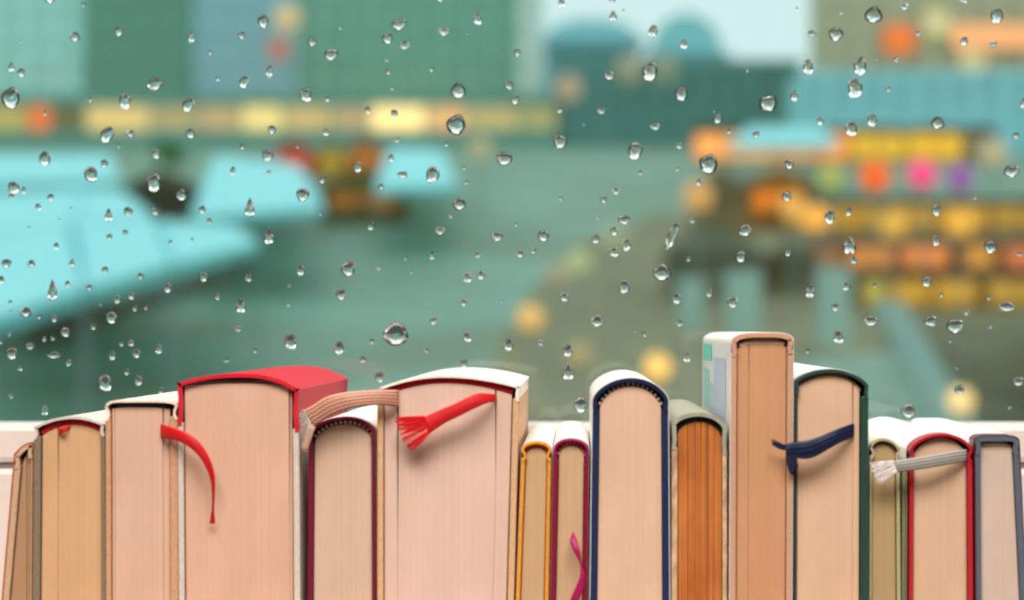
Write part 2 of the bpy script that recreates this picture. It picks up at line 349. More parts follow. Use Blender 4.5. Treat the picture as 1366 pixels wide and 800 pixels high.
hut('glowing_hut', 'orange glowing timber hut below the topmost booths', 996, 1082, 222, 305, (205, 140, 60), (190, 125, 55), ((240, 135, 30), 1.0))
hut('brown_kiosk', 'brown kiosk between the street and the glowing hut', 925, 998, 222, 312, (150, 125, 85), (140, 122, 90))
hut('timber_shed', 'olive brown shed below the glowing hut', 1020, 1090, 318, 392, (135, 120, 92), (128, 120, 92))
hut('grey_stall', 'grey brown stall with a flat gable below the timber shed', 890, 1012, 300, 402, (126, 126, 106), (128, 128, 106))
hut('olive_kiosk', 'olive kiosk standing among the white canvas tents', 425, 540, 228, 300, (118, 108, 66), (128, 112, 62), ((165, 110, 40), .7))
hut('dark_kiosk', 'dark brown kiosk behind the largest white canvas tents', 168, 262, 226, 300, (98, 92, 72), (108, 100, 76))
hut('orange_kiosk', 'small orange kiosk beside the arcade', 466, 510, 180, 238, (190, 125, 65), (175, 120, 70), ((215, 125, 45), .9))
hut('red_kiosk', 'red roofed kiosk beside the small white tent', 368, 417, 188, 238, (190, 70, 40), (215, 75, 40), ((225, 80, 40), .9))
hut('yellow_kiosk', 'mustard yellow kiosk next to the red roofed one', 421, 462, 190, 238, (175, 140, 60), (190, 150, 60), ((205, 160, 60), .9))
# white canvas tents: four posts, canopy with ridge, valance
M_canvas = plain('white_canvas', (178, 246, 252), 0.7, 0.2, 0.03, 1.0); M_val = plain('canvas_valance', (120, 205, 205)); M_pole = plain('tent_pole', (150, 165, 160))
def tent(label, corners, rise, group=None, hgt=2.7):
    "corners: four (u, v) canopy corners, front left, front right, back right, back left; each stands hgt above the street"
    pts = [P(u, v, dist_for(v, hgt)) for u, v in corners]
    c = sum(pts, Vector())/4; dc = c.y
    r = empty('market_tent', (c.x, dc, zg(dc))); tag(r, label, 'tent', group)
    up = Vector((0, 0, rise)); dn = Vector((0, 0, -0.06))
    ra = (pts[0]+pts[3])/2*0.8+c*0.2+up; rb = (pts[1]+pts[2])/2*0.8+c*0.2+up
    vts = pts+[ra, rb]+[p+dn for p in pts]+[ra+dn, rb+dn]
    fs = [[0, 1, 5, 4], [2, 3, 4, 5], [1, 2, 5], [3, 0, 4]]
    fs2 = [[i+6 for i in reversed(f)] for f in fs]; side = [[i, (i+1) % 4, (i+1) % 4+6, i+6] for i in range(4)]
    mesh('canopy', vts, fs+fs2+side, M_canvas, r)
    V = Vector((0, 0, -0.25))
    for i in range(4):
        a, b_ = pts[i]+dn, pts[(i+1) % 4]+dn; n_ = (b_-a).cross(V).normalized()*0.02
        mesh('valance', [a, b_, b_+V, a+V, a+n_, b_+n_, b_+V+n_, a+V+n_], [[0, 1, 2, 3], [7, 6, 5, 4], [0, 4, 5, 1], [1, 5, 6, 2], [2, 6, 7, 3], [3, 7, 4, 0]], M_val, r)
    for p in pts:
        q = p*0.97+c*0.03; box('post', q.x-0.03, q.x+0.03, q.y-0.03, q.y+0.03, zg(q.y)-0.1, q.z, M_pole, r)
tent('largest white canvas tent, lowest on the street by the brown barrier', [(-60, 440), (112, 383), (92, 300), (-60, 322)], 0.30)
tent('long white canvas tent next to the largest one', [(115, 382), (228, 350), (205, 292), (97, 301)], 0.28)
tent('white canvas tent at the end of the long row', [(231, 349), (345, 322), (300, 300), (209, 294)], 0.2)
tent('white canvas tent behind the largest one', [(-60, 318), (94, 298), (120, 250), (-40, 262)], 0.25)
tent('white canvas tent behind the long one', [(96, 298), (205, 288), (165, 258), (122, 250)], 0.22)
tent('white canvas tent behind the dark brown kiosk', [(-30, 245), (160, 240), (150, 205), (-30, 206)], 0.5)
tent('white canvas tent beside the red roofed kiosk', [(255, 288), (432, 275), (400, 220), (285, 206)], 0.6)
tent('small white canvas tent near the orange kiosk', [(500, 250), (610, 246), (590, 200), (520, 196)], 0.6)
tent('white canvas tent in front of the topmost booths', [(975, 192), (1120, 192), (1098, 172), (995, 172)], 0.6, hgt=3.4)
# low brown barrier under the tents, bushes
def barrier(label, a, b_, rgb, h=0.7):
    da, db = dist_for(a[1], 0), dist_for(b_[1], 0); A, B = P(a[0], a[1], da), P(b_[0], b_[1], db)
    r = empty('barrier', (A+B)/2); tag(r, label, 'barrier'); m = plain('barrier_boards', rgb)
    n_ = Vector((-(B-A).y, (B-A).x, 0)).normalized()*0.06
    for k in range(3):
        z = Vector((0, 0, h*(0.1+0.32*k))); t = Vector((0, 0, h*0.27))
        mesh('rail', [A+z, B+z, B+z+t, A+z+t, A+z+n_, B+z+n_, B+z+t+n_, A+z+t+n_], [[0, 1, 2, 3], [7, 6, 5, 4], [0, 4, 5, 1], [1, 5, 6, 2], [2, 6, 7, 3], [3, 7, 4, 0]], m, r)
    for k in range(5):
        p = A.lerp(B, k/4); box('post', p.x-0.05, p.x+0.05, p.y-0.05, p.y+0.05, p.z-0.1, p.z+h, m, r)
barrier('brown plank barrier in front of the largest white tent', (-40, 462), (128, 418), (150, 105, 62), 0.75)
barrier('grey brown plank barrier along the street below the tents', (40, 470), (240, 398), (104, 102, 84), 0.5)
barrier('dark plank barrier at the end of the tent row', (230, 398), (345, 352), (110, 112, 96), 0.4)
M_leaf = plain('bush_leaves', (88, 128, 62), 0.8, 0.2, 0.3, 4)
def bush(label, u, v, rpx):
    d = dist_for(v+rpx, 0); c = P(u, v, d); R = rpx*d/F; r = empty('bush', (c.x, d, zg(d))); tag(r, label, 'bush')
    parts = []
    for k in range(60):
        th, ph = random.uniform(0, 6.283), random.uniform(-0.5, 1.5); rr = R*random.uniform(0.55, 1)
        p = c+Vector((math.cos(th)*math.cos(ph), math.sin(th)*math.cos(ph), math.sin(ph)*0.9))*rr; s = R*0.33
        a = Vector((random.uniform(-1, 1), random.uniform(-1, 1), random.uniform(-1, 1))).normalized()*s; b_ = a.orthogonal().normalized()*s*0.6; n_ = a.cross(b_).normalized()*s*0.1
        parts.append(([p-a, p-b_, p+a, p+b_, p+n_], [[0, 1, 4], [1, 2, 4], [2, 3, 4], [3, 0, 4], [3, 2, 1, 0]]))
    f = mesh('foliage', *merge(parts), M_leaf, r); tag(f, kind='stuff')
    mesh('stem', *tube([(c.x, d, zg(d)-0.1), (c.x, d, c.z)], R*0.12), M_brown, r)
bush('round green bush between the white tents', 232, 212, 22)
bush('dull green bush beside the street and the olive kiosk', 215, 205, 14)
# pale banners and a pale tent at the foot of the booths
M_ban = plain('pale_teal_cloth', (186, 212, 200), 0.7, 0.2, 0.04)
for (u, w_, vt, vb) in ((992, 46, 362, 450), (1112, 46, 356, 462), (922, 34, 372, 440)):
    d = dist_for(vb, 0.25); a, b_ = P(u-w_/2, vb, d), P(u+w_/2, vt, d)
    r = empty('banner', (a.x, d, zg(d))); tag(r, 'pale teal cloth banner hanging from a pole below the booths', 'banner', 'pale banners below the booths')
    n = 8; vts = []
    for k in range(n+1):
        x = a.x+(b_.x-a.x)*k/n; y = d+0.05*math.sin(k*1.7); vts += [(x, y, a.z), (x, y, b_.z), (x, y+0.01, a.z), (x, y+0.01, b_.z)]
    fs = []
    for k in range(n): fs += [[4*k, 4*k+4, 4*k+5, 4*k+1], [4*k+2, 4*k+3, 4*k+7, 4*k+6], [4*k+1, 4*k+5, 4*k+7, 4*k+3], [4*k, 4*k+2, 4*k+6, 4*k+4]]
    fs += [[0, 1, 3, 2], [4*n, 4*n+2, 4*n+3, 4*n+1]]
    mesh('cloth', vts, fs, M_ban, r, smooth=False)
    mesh('pole', *tube([(a.x-0.03, d, zg(d)-0.1), (a.x-0.03, d, b_.z+0.1)], 0.025), M_pole, r)
    mesh('crossbar', *tube([(a.x-0.05, d, b_.z+0.02), (b_.x+0.03, d, b_.z+0.02)], 0.02), M_pole, r)
d = 30.0; r = empty('ridge_tent', (P(1170, 0, d).x, d, zg(d))); tag(r, 'pale teal ridge tent with one long sloping side at the foot of the hill', 'tent')
prism_y('slope', [(P(u, v, d).x, P(u, v, d).z) for u, v in ((1168, 402), (1206, 402), (1318, 590), (1258, 590))], d, d+0.6, M_ban, r)
prism_y('low_awning', [(P(u, v, d).x, P(u, v, d).z) for u, v in ((1060, 482), (1215, 468), (1262, 600), (1060, 600))], d+0.1, d+0.5, plain('awning_cloth', (196, 218, 200), 0.7, 0.2, 0.15, 3), r)
mesh('post', *tube([(P(1187, 0, d).x, d+0.3, zg(d)-0.1), (P(1187, 0, d).x, d+0.3, P(0, 402, d).z)], 0.03), M_pole, r)
# globe street lamps and coloured lanterns
def globe(name, label, u, v, rpx, rgb, s, h=3.3, group=None, d=None, cat='street lamp', post=True):
    d = d or dist_for(v, h); c = P(u, v, d); R = 1.2*rpx*d/F
    r = empty(name, (c.x, d, zg(d) if post else c.z+R*1.6)); tag(r, label, cat, group)
    vts, fs = [], []; NS, NR = 20, 12
    for i in range(NR+1):
        for k in range(NS):
            a = math.pi*i/NR; q = 2*math.pi*k/NS; vts.append(c+Vector((math.sin(a)*math.cos(q), math.sin(a)*math.sin(q), math.cos(a)))*R)
    for i in range(NR):
        for k in range(NS): fs.append([i*NS+k, i*NS+(k+1) % NS, (i+1)*NS+(k+1) % NS, (i+1)*NS+k])
    mesh('globe', vts, fs, glow(name+'_glow', rgb, s*1.12), r, smooth=True)
    if post:
        mesh('post', *tube([(c.x, d, zg(d)-0.1), (c.x, d, c.z-R*0.95)], R*0.09), M_pole, r)
        mesh('collar', *tube([(c.x, d, c.z-R*1.12), (c.x, d, c.z-R*0.9)], [R*0.3, R*0.42], 10), M_pole, r)
    else:
        mesh('hanger', *tube([(c.x, d, c.z+R*0.95), (c.x, d, c.z+R*1.6)], R*0.08), M_pole, r)
        mesh('cap', *tube([(c.x, d, c.z+R*0.9), (c.x, d, c.z+R*1.1)], [R*0.42, R*0.25], 10), M_pole, r)
GL = 'globe street lamps along the climbing street'
for (u, v, rp, c, s, lb) in (
        (707, 424, 15, (212, 168, 92), 1, 'amber globe street lamp standing alone on the street'),
        (877, 490, 15, (252, 198, 104), 1.05, 'brightest amber globe street lamp, low on the street'),
        (771, 350, 14, (158, 170, 122), .9, 'dim greenish globe street lamp'),
        (744, 367, 14, (142, 140, 112), .9, 'dim brownish globe lamp beside the greenish one'),
        (772, 474, 14, (158, 142, 98), .9, 'dim tan globe street lamp'),
        (818, 318, 15, (140, 150, 118), .85, 'faint olive globe street lamp up the street'),
        (1058, 277, 15, (216, 160, 72), .95, 'amber globe lamp beside the end of the second highest booths'),
        (1089, 291, 15, (240, 168, 62), 1, 'bright orange globe lamp in front of the second highest booths'),
        (1192, 300, 15, (206, 158, 60), 1, 'golden globe lamp in front of the second highest booths'),
        (1281, 298, 15, (224, 164, 52), 1, 'deep golden globe lamp in front of the second highest booths'),
        (1281, 535, 15, (242, 205, 132), 1.05, 'pale cream globe lamp beside the ridge tent'),
        (931, 262, 17, (200, 150, 85), .9, 'tan globe lamp beside the brown kiosk'),
        (1325, 205, 16, (170, 158, 122), .9, 'pale tan globe lamp by the topmost booths'),
        (1025, 152, 22, (208, 180, 148), .95, 'large peach globe lamp above the white tent'),
        (758, 150, 15, (160, 150, 110), .8, 'dull globe lamp by the low dark terrace'),
        (640, 200, 14, (165, 160, 120), .75, 'dull globe lamp by the small white tent')):
    globe('globe_lamp', lb, u, v, rp, c, s, group=GL)
for (u, v, rp, c, s, lb) in ((1108, 237, 15, (150, 158, 78), 1, 'green'), (1167, 235, 17, (232, 92, 14), 1, 'orange red'), (1230, 232, 16, (232, 66, 124), 1, 'pink'), (1281, 237, 15, (135, 78, 142), 1, 'purple')):
    globe('paper_lantern', '%s round paper lantern on a post below the topmost booths' % lb, u, v, rp, c, s, h=3.5, cat='lantern', group='coloured lanterns below the topmost booths')
for (u, v, rp, c, s, dd, lb) in ((383, 24, 15, (190, 168, 122), .95, 270.0, 'cream'), (372, 66, 13, (175, 110, 90), .8, 266.0, 'dull red'), (758, 118, 15, (165, 145, 118), .8, 262.0, 'dull brown'), (840, 92, 16, (135, 140, 112), .8, 262.0, 'olive'), (885, 92, 16, (125, 140, 112), .7, 262.0, 'faint olive')):
    globe('facade_lamp', '%s round lamp fixed to a facade' % lb, u, v, rp, c, s, d=dd, post=False, cat='lamp', group='round lamps on the facades')

# ------------------------------------------------------------------ the books
PX = F/D                                   # pixels per metre at the book fronts
def X(u): return (u-UC)/PX
def Z(v): return ZC+(VC-v)/PX
VB = VC+(ZC-SILL)*PX                       # row of the sill at the book fronts
def line(a):
    v0, u0, v1, u1 = a
    return lambda v: u0+(u1-u0)*(v-v0)/(v1-v0)
def arch(uL, vL, um, vt, uR, vR, p, q, n=14):
    f = lambda t: max(0, 1-t**p)**(1/q)
    out = []
    for i in range(n+1):
        t = math.cos(math.pi/2*i/n); out.append((um-(um-uL)*t, vL+(vt-vL)*f(t)))
    for i in range(1, n+1):
        t = math.sin(math.pi/2*i/n); out.append((um+(uR-um)*t, vR+(vt-vR)*f(t)))
    return out
def offset(path, t):
    "shift a path (left to right over the top) inwards by t pixels"
    out = []; n = len(path)
    for i in range(n):
        a, b_ = path[max(i-1, 0)], path[min(i+1, n-1)]; dx, dy = b_[0]-a[0], b_[1]-a[1]; l = math.hypot(dx, dy) or 1
        out.append((path[i][0]-dy/l*t, path[i][1]+dx/l*t))
    return out
def strip(name, outer, t, y0, y1, mat, parent):
    inner = offset(outer, t); poly = [(X(u), Z(v)) for u, v in outer]+[(X(u), Z(v)) for u, v in reversed(inner)]
    n = len(outer); m = 2*n
    vts = [(x, y0, z) for x, z in poly]+[(x, y1, z) for x, z in poly]; fs = []
    for i in range(n-1):
        a, b_, c, e = i, i+1, m-2-i, m-1-i
        fs += [[a, b_, c, e], [m+e, m+c, m+b_, m+a], [a, m+a, m+b_, b_], [e, c, m+c, m+e]]
    fs += [[0, m-1, 2*m-1, m], [n-1, m+n-1, m+n, n]]
    o = mesh(name, vts, fs, mat, parent); bevel(o, min(0.0006, t/PX*0.3), 2, 50)
    return o

def make_book(name, label, left, right, vsL, vsR, um, vt, ts, tl, tr, m_board, m_spine, m_page, L=0.20, p=2.0, q=1.0, g=2.0, vj=16,
              hb=None, hbgap=1.5, slits=(), jk=0, m_jk=None, gapL=1.0, gapR=1.0, dy=0.0, ovL=0, ovR=0, inset=0.002, dyb=None, m_board2=None, hbr=3.0, pg=None, jy=0.0006, hollow_fill=True, group='books standing spine up on the sill'):
    lf, rf = line(left), line(right)
    y0 = D+dy; y1 = y0+L; xm = (X(lf(VB))+X(rf(VB)))/2
    r = empty(name, (xm, y0, SILL)); tag(r, label, 'book', group)
    if jk:
        path = [(lf(VB-1), VB-1), (lf(vsL+20), vsL+20)]+arch(lf(vsL), vsL, um, vt, rf(vsR), vsR, p, q)+[(rf(vsR+20), vsR+20), (rf(VB-1), VB-1)]
        o = strip('jacket_or_glare', path, jk*0.85, y0+jy, y1, m_jk, r)
        l0, r0 = lf, rf
        lf = lambda v, f=l0: f(v)+jk
        rf = lambda v, f=r0: f(v)-jk
        vsL += jk; vsR += jk; vt += jk
    vjL, vjR = vsL+vj, vsR+vj
    for side in (0, 1):
        f, t, v0 = (lf, tl, vjL-4) if side == 0 else (rf, -tr, vjR-4)
        a, b_ = f(v0), f(VB)
        pl = [(a, v0+1.5), (a+t*0.2, v0), (a+t*0.8, v0), (a+t, v0+1.5), (b_+t, VB), (b_, VB)]
        o = prism_y('cover_board', [(X(u), Z(v)) for u, v in pl], y0, y1, m_board2 if (m_board2 and side) else m_board, r); bevel(o, 0.0005, 2)
    path = [(lf(vjL), vjL), (lf(vsL)+g, vsL+vj*0.62), (lf(vsL)+g*0.8, vsL+vj*0.4), (lf(vsL)-ovL, vsL+1)]+arch(lf(vsL)-ovL, vsL, um, vt, rf(vsR)+ovR, vsR, p, q)+[(rf(vsR)+ovR, vsR+1), (rf(vsR)-g*0.8, vsR+vj*0.4), (rf(vsR)-g, vsR+vj*0.62), (rf(vjR), vjR)]
    strip('spine', path, ts, y0-0.0004, y1+0.0004, m_spine, r)
    # page block, divided where the pages gape
    hbt = hbr*2 if hb else 0
    pl = lambda v: lf(v)+tl+gapL
    pr = lambda v: rf(v)-tr-gapR
    pgv = pg or (vsL+ts+hbt*0.6+hbgap+2, vt+ts+hbt*0.75+hbgap, vsR+ts+hbt*0.6+hbgap+2); P_, Q_ = (3, 1) if pg else (p, q)
    top = arch(pl(vsL), pgv[0], um, pgv[1], pr(vsR), pgv[2], P_, Q_, 24)
    inn = offset(arch(lf(vsL)-ovL, vsL, um, vt, rf(vsR)+ovR, vsR, p, q, 24), ts+0.2)
    poly = [(X(u), Z(v)) for u, v in inn[2:-2]]+[(X(u), Z(v+0.3)) for u, v in reversed(top)]
    prism_y('hollow_shade_fill', poly, y0+0.006, y1-0.004, M_hollow, r)  # dark filler: shade of the hollow above the pages, put in as colour
    def topv(u):
        for a, b_ in zip(top, top[1:]):
            if a[0] <= u <= b_[0]: return a[1]+(b_[1]-a[1])*(u-a[0])/max(1e-6, b_[0]-a[0])
        return top[0][1] if u < top[0][0] else top[-1][1]
    cuts = [None]+sorted(slits)+[None]; vb = VB-9
    for i in range(len(cuts)-1):
        cl, cr = cuts[i], cuts[i+1]
        if cl is None: lt, lpts = pl(vsL), [(pl(vb), vb)]
        else:
            u, ve, gp = cl; fr = (u-pl(ve))/(pr(ve)-pl(ve)); lt = u+gp/2
            lpts = [(pl(vb)+fr*(pr(vb)-pl(vb))+0.06, vb), (pl(ve)+fr*(pr(ve)-pl(ve))+0.06, ve)]
        if cr is None: rt, rpts = pr(vsR), [(pr(vb), vb)]
        else:
            u, ve, gp = cr; fr = (u-pl(ve))/(pr(ve)-pl(ve)); rt = u-gp/2
            rpts = [(pl(ve)+fr*(pr(ve)-pl(ve))-0.06, ve), (pl(vb)+fr*(pr(vb)-pl(vb))-0.06, vb)]
        mid = [(u, v) for u, v in top if lt+0.5 < u < rt-0.5]
        poly = lpts+[(lt, topv(lt))]+mid+[(rt, topv(rt))]+rpts
        o = prism_y('page_block', [(X(u), Z(v)) for u, v in poly], y0+inset+random.uniform(-2e-4, 2e-4), y1-0.003, m_page, r)
        bevel(o, 0.0003, 1, 60)
    if hb:
        m1, m2, stripe = hb
        pa = arch(pl(vsL)-1, vsL+ts+hbr*0.9+1, um, vt+ts+hbr*0.9, pr(vsR)+1, vsR+ts+hbr*0.9+1, p, q, 40) if not pg else arch(pl(vsL)+hbr*0.6, pg[0]-hbr*0.8, um, pg[1]-hbr*0.8, pr(vsR)-hbr*0.6, pg[2]-hbr*0.8, 3, 1, 40)
        # resample evenly so the stitches are even
        acc = [0]
        for a, b_ in zip(pa, pa[1:]): acc.append(acc[-1]+math.hypot(b_[0]-a[0], b_[1]-a[1]))
        n = max(8, int(acc[-1]/(stripe if stripe else 4))); pts = []
        for i in range(n*2+1):
            s = acc[-1]*i/(n*2); k = next((j for j in range(1, len(acc)) if acc[j] >= s-1e-9), len(acc)-1)
            t = (s-acc[k-1])/max(1e-9, acc[k]-acc[k-1]); a, b_ = pa[k-1], pa[k]
            pts.append(Vector((X(a[0]+(b_[0]-a[0])*t), y0+inset+0.0012, Z(a[1]+(b_[1]-a[1])*t))))
        rad = [hbr/PX*(0.86 if (i % 2) else 1.05) if stripe else hbr/PX for i in range(len(pts))]
        vts, fs = tube(pts, rad, 8)
        fm = [((i//8)//2) % 2 if (stripe and i < 8*(len(pts)-1)) else 0 for i in range(len(fs))]
        o = mesh('headband', vts, fs, [m1, m2], r, smooth=True, fmats=fm)
    return r

def make_ribbon(book, top, bot, depth, mat, name='ribbon_marker', label=None, sub=6):
    "top / bot: matching edge points in pixels; depth: distance in front of the book fronts (m) per point"
    A = catmull([(u, v, e) for (u, v), e in zip(top, depth)], sub); B = catmull([(u, v, e) for (u, v), e in zip(bot, depth)], sub)
    vts, uvs, fs = [], [], []; K = 6; s = 0; prev = None
    for a, b_ in zip(A, B):
        pa, pb = P(a[0], a[1], D-a[2]), P(b_[0], b_[1], D-b_[2]); c = (pa+pb)/2
        if prev is not None: s += (c-prev).length
        prev = c
        for k in range(K+1):
            t = k/K; q = pa.lerp(pb, t); q.y -= 0.0006*math.sin(math.pi*t); vts.append(q); uvs.append((s, t))
    for i in range(len(A)-1):
        for k in range(K): fs.append([i*(K+1)+k, (i+1)*(K+1)+k, (i+1)*(K+1)+k+1, i*(K+1)+k+1])
    o = mesh(name, vts, fs, mat, book, smooth=True, uvs=uvs)
    m = o.modifiers.new('thickness', 'SOLIDIFY'); m.thickness = 0.00045; m.offset = 0
    if label: o['label'] = label
    return o
def make_fringe(ribbon, e0, e1, ends, dep0, dep1, mat, n=34, r=0.00026, wob=1.2, name='frayed_end'):
    "threads from the ribbon's end edge e0-e1 to points along the polyline ends"
    parts = []; ne = len(ends)-1
    for i in range(n):
        t = (i+0.5)/n; a = (e0[0]+(e1[0]-e0[0])*t, e0[1]+(e1[1]-e0[1])*t)
        k = min(int(t*ne), ne-1); f = t*ne-k; b_ = (ends[k][0]+(ends[k+1][0]-ends[k][0])*f+random.uniform(-1.5, 1.5), ends[k][1]+(ends[k+1][1]-ends[k][1])*f+random.uniform(-1.5, 1.5))
        pts = []; w1, w2 = random.uniform(-wob, wob), random.uniform(-wob, wob)
        for j in range(7):
            s = j/6; m = math.sin(math.pi*s)
            pts.append(P(a[0]+(b_[0]-a[0])*s+w1*m, a[1]+(b_[1]-a[1])*s+w2*m, D-(dep0+(dep1-dep0)*s)-random.uniform(0, 0.0006)))
        parts.append(tube(pts, [r, r, r, r, r*0.9, r*0.8, r*0.5], 5))
    o = mesh(name, *merge(parts), mat, ribbon, smooth=True); tag(o, kind='stuff'); return o

# page, cover and cloth materials
M_hollow = board('hollow_shade', (40, 36, 34), 0.9)  # near-black colour standing for shade inside the spine hollows
M_wjk_glare = board('white_jacket_glare', (240, 238, 234), 0.35, 0.02, 60)  # white of the real jackets, also painted glare on coloured spine tops
PG = lambda n, c, **k: paper(n+'_pages', c, **k)
M_redhb = cloth('red_headband', (190, 20, 28), 0.0012); M_blackhb = cloth('black_headband', (30, 30, 32)); M_greyhb = cloth('grey_headband', (120, 112, 104), 0.0012, 0.45)
M_whitehb = cloth('white_stitch', (225, 215, 205)); M_navyhb = cloth('navy_stitch', (22, 30, 62)); M_plumhb = cloth('plum_stitch', (70, 18, 45)); M_pinkhb = cloth('pink_stitch', (215, 140, 140)); M_beigehb = cloth('beige_headband', (205, 178, 150), 0.0011, 0.3)
M_yelhb = cloth('yellow_headband', (226, 150, 30), 0.0012)

b1 = make_book('book', 'thin tan book with a rust edged cover leaning at the end of the row', (602, 17, 800, 0), (602, 44.6, 800, 43.4), 606, 593, 41, 590, 5, 8, 2.5,
    board('tan_card', (192, 160, 128)), board('tan_spine', (196, 164, 132)), PG('brown', (190, 150, 112)), L=0.19, g=1, jk=2.4, m_jk=board('rust_jacket', (176, 92, 60), 0.5), slits=((33, 800, 0.4),), dy=0.002)
b2 = make_book('book', 'book in olive grey covers with golden pages and a red headband', (570, 46, 800, 44.3), (572, 140, 800, 141), 569, 565, 97, 555, 3.5, 9, 4.5,
    board('olive_grey_board', (124, 112, 92)), board('olive_grey_spine', (206, 200, 192), 0.45), PG('golden', (226, 182, 134)), L=0.2, g=2, hb=(M_redhb, M_redhb, 0), hbr=4.4, slits=((77, 660, 1.4),), dy=-0.001)
b3 = make_book('book', 'book in pale brown covers with a flat spine and a dark headband', (543, 140.5, 800, 141), (545, 237, 800, 238), 543, 541, 178, 533.5, 3.2, 7, 10.5,
    board('pale_brown_board', (196, 150, 112), 0.65), board('cream_spine', (236, 220, 202), 0.5), PG('peach', (232, 192, 164)), L=0.21, p=6, q=2, g=3, vj=18, pg=(545, 543, 545.5), hb=(M_blackhb, M_blackhb, 0), hbr=4.6, slits=((216.5, 612, 1.5), (152, 590, .4)), dy=0.0)
b4 = make_book('book', 'thick book with a red cloth spine and pale grey boards', (508, 237, 800, 239), (520, 399, 800, 401), 511, 519, 322, 498, 5.5, 7.5, 8.5,
    board('pale_grey_board', (206, 194, 182), 0.5), cloth('red_cloth', (190, 22, 46), 0.0011, 0.18, axis='Y'), PG('rose', (234, 190, 160)), L=0.225, p=2.4, g=2, vj=56, pg=(514, 511.5, 517), hb=(M_greyhb, M_greyhb, 0), hbr=3.4, hbgap=1, slits=((386, 700, 2.2),), gapL=1.4, gapR=1.6, dy=-0.001)
b5 = make_book('book', 'plum maroon book with a striped headband next to the red spined book', (575, 411, 800, 409.5), (575, 501, 800, 502), 577, 574, 462, 555, 4.5, 6.5, 4.2,
    board('maroon_board', (112, 10, 42), 0.5), board('maroon_spine', (108, 14, 46), 0.4), PG('cream_a', (226, 196, 166)), L=0.2, q=1.5, g=0.5, hb=(M_plumhb, M_whitehb, 3.2), hbr=2.6, dy=0.0, jk=0.7, m_jk=M_wjk_glare, jy=0.004)  # white layer is overexposed light painted on the maroon spine
b6 = make_book('book', 'thickest book, cream spine with a red headband and two ribbons', (518, 503, 800, 503), (520, 693, 800, 685.5), 517, 515, 592, 500, 3.6, 8, 8.5,
    board('tan_board_b', (206, 166, 126), 0.6), board('cream_spine_b', (246, 234, 222), 0.5), PG('blush', (236, 204, 182)), L=0.215, p=2.0, g=2, vj=20, ovL=-2.5, hb=(M_redhb, M_redhb, 0), hbr=4.2, hbgap=1.5, slits=((530, 745, 2.6), (661, 645, 1.9)), gapR=1.8, dy=0.001)
b7 = make_book('book', 'narrow mustard yellow book beside the thickest book', (605, 695, 800, 687.6), (605, 736, 800, 732.2), 600, 600, 715.5, 588, 3.4, 5, 5,
    board('mustard_board', (222, 148, 40)), board('mustard_spine', (222, 146, 36)), PG('tan_a', (214, 178, 134)), L=0.2, q=2, g=3.2, vj=14, hb=(M_yelhb, M_yelhb, 0), hbr=1.8, dy=0.001, jk=0.7, m_jk=M_wjk_glare, jy=0.003)  # white layer paints the blown-out light on the mustard top
b8 = make_book('book', 'narrow magenta maroon book with a magenta ribbon', (605, 737.4, 800, 733.4), (600, 786.4, 800, 784), 600, 600, 761.5, 584, 4, 6.4, 5.8,
    board('wine_board', (128, 8, 44), 0.5), board('wine_spine', (142, 18, 78), 0.4), PG('tan_b', (218, 182, 140)), L=0.2, q=2, g=1.2, hb=(M_redhb, M_pinkhb, 2.6), hbr=2.4, dy=0.0, jk=0.7, m_jk=M_wjk_glare, jy=0.004)  # white layer stands for glare on the wine spine, rim left coloured
b9 = make_book('book', 'navy blue book with a striped headband and high arched spine', (535, 789.6, 800, 786.2), (535, 892.4, 800, 894), 533, 533, 842, 503, 5, 8, 8,
    board('navy_board', (14, 36, 78), 0.55), board('navy_spine', (16, 26, 60), 0.5), PG('peach_b', (236, 198, 166)), L=0.2, q=1.5, g=1.5, jk=1.3, m_jk=M_wjk_glare, hb=(M_navyhb, M_whitehb, 3.4), hbr=2.6, dy=-0.001)
b10 = make_book('book', 'battered old book with orange brown pages and chipped grey green cover', (565, 896.4, 800, 896), (572, 970, 800, 970.4), 566, 572, 932, 550, 5.5, 7.5, 6,
    board('chipped_board', (196, 166, 130), 0.8, 0.45, 260), board('grey_green_spine', (150, 152, 132), 0.6, 0.2, 300), PG('orange', (224, 142, 74), worn=0.8, rgb2=(220, 195, 170)), L=0.2, q=1.6, g=1, vj=34, hb=(M_blackhb, M_blackhb, 0), hbr=3.8,
    slits=((928, 700, .7), (936, 640, .6), (918, 690, .5), (944, 760, .7), (955, 660, .5)), dy=0.002, gapR=0.5, gapL=0.5)
M_tan = cloth('tan_bookcloth', (194, 152, 124), 0.0009, 0.28)
b11 = make_book('book', 'tallest book, tan ribbed cloth in a white printed jacket', (455, 974.2, 800, 972.6), (452, 1058.6, 800, 1056.8), 458, 454, 1020, 443, 6.2, 7.4, 7.6,
    M_tan, M_tan, PG('tan_c', (214, 162, 116)), L=0.235, p=4, q=2, g=1.5, vj=16, jk=1.0, m_jk=M_wjk_glare, hb=(M_beigehb, M_beigehb, 0), hbr=4.4, hbgap=0.5, pg=(465, 459, 463), slits=((999, 512, .8),), dy=-0.002)
b12 = make_book('book', 'dark green book with an arched spine and a navy ribbon', (506, 1059.6, 800, 1058.4), (514, 1159.4, 800, 1158.6), 508, 514, 1108, 491.5, 4.6, 3, 10,
    board('bottle_green_board', (34, 66, 56), 0.5), board('bottle_green_spine', (44, 68, 62), 0.4), PG('peach_c', (232, 194, 158)), L=0.2, q=1.35, g=1, vj=18, hb=(M_beigehb, M_beigehb, 0), hbr=1.8, hbgap=0.5, slits=((1138.4, 600, 1.2),), gapR=1.5, dy=0.0, jk=0.7, m_jk=M_wjk_glare, jy=0.006)  # white layer is painted glare over the green spine
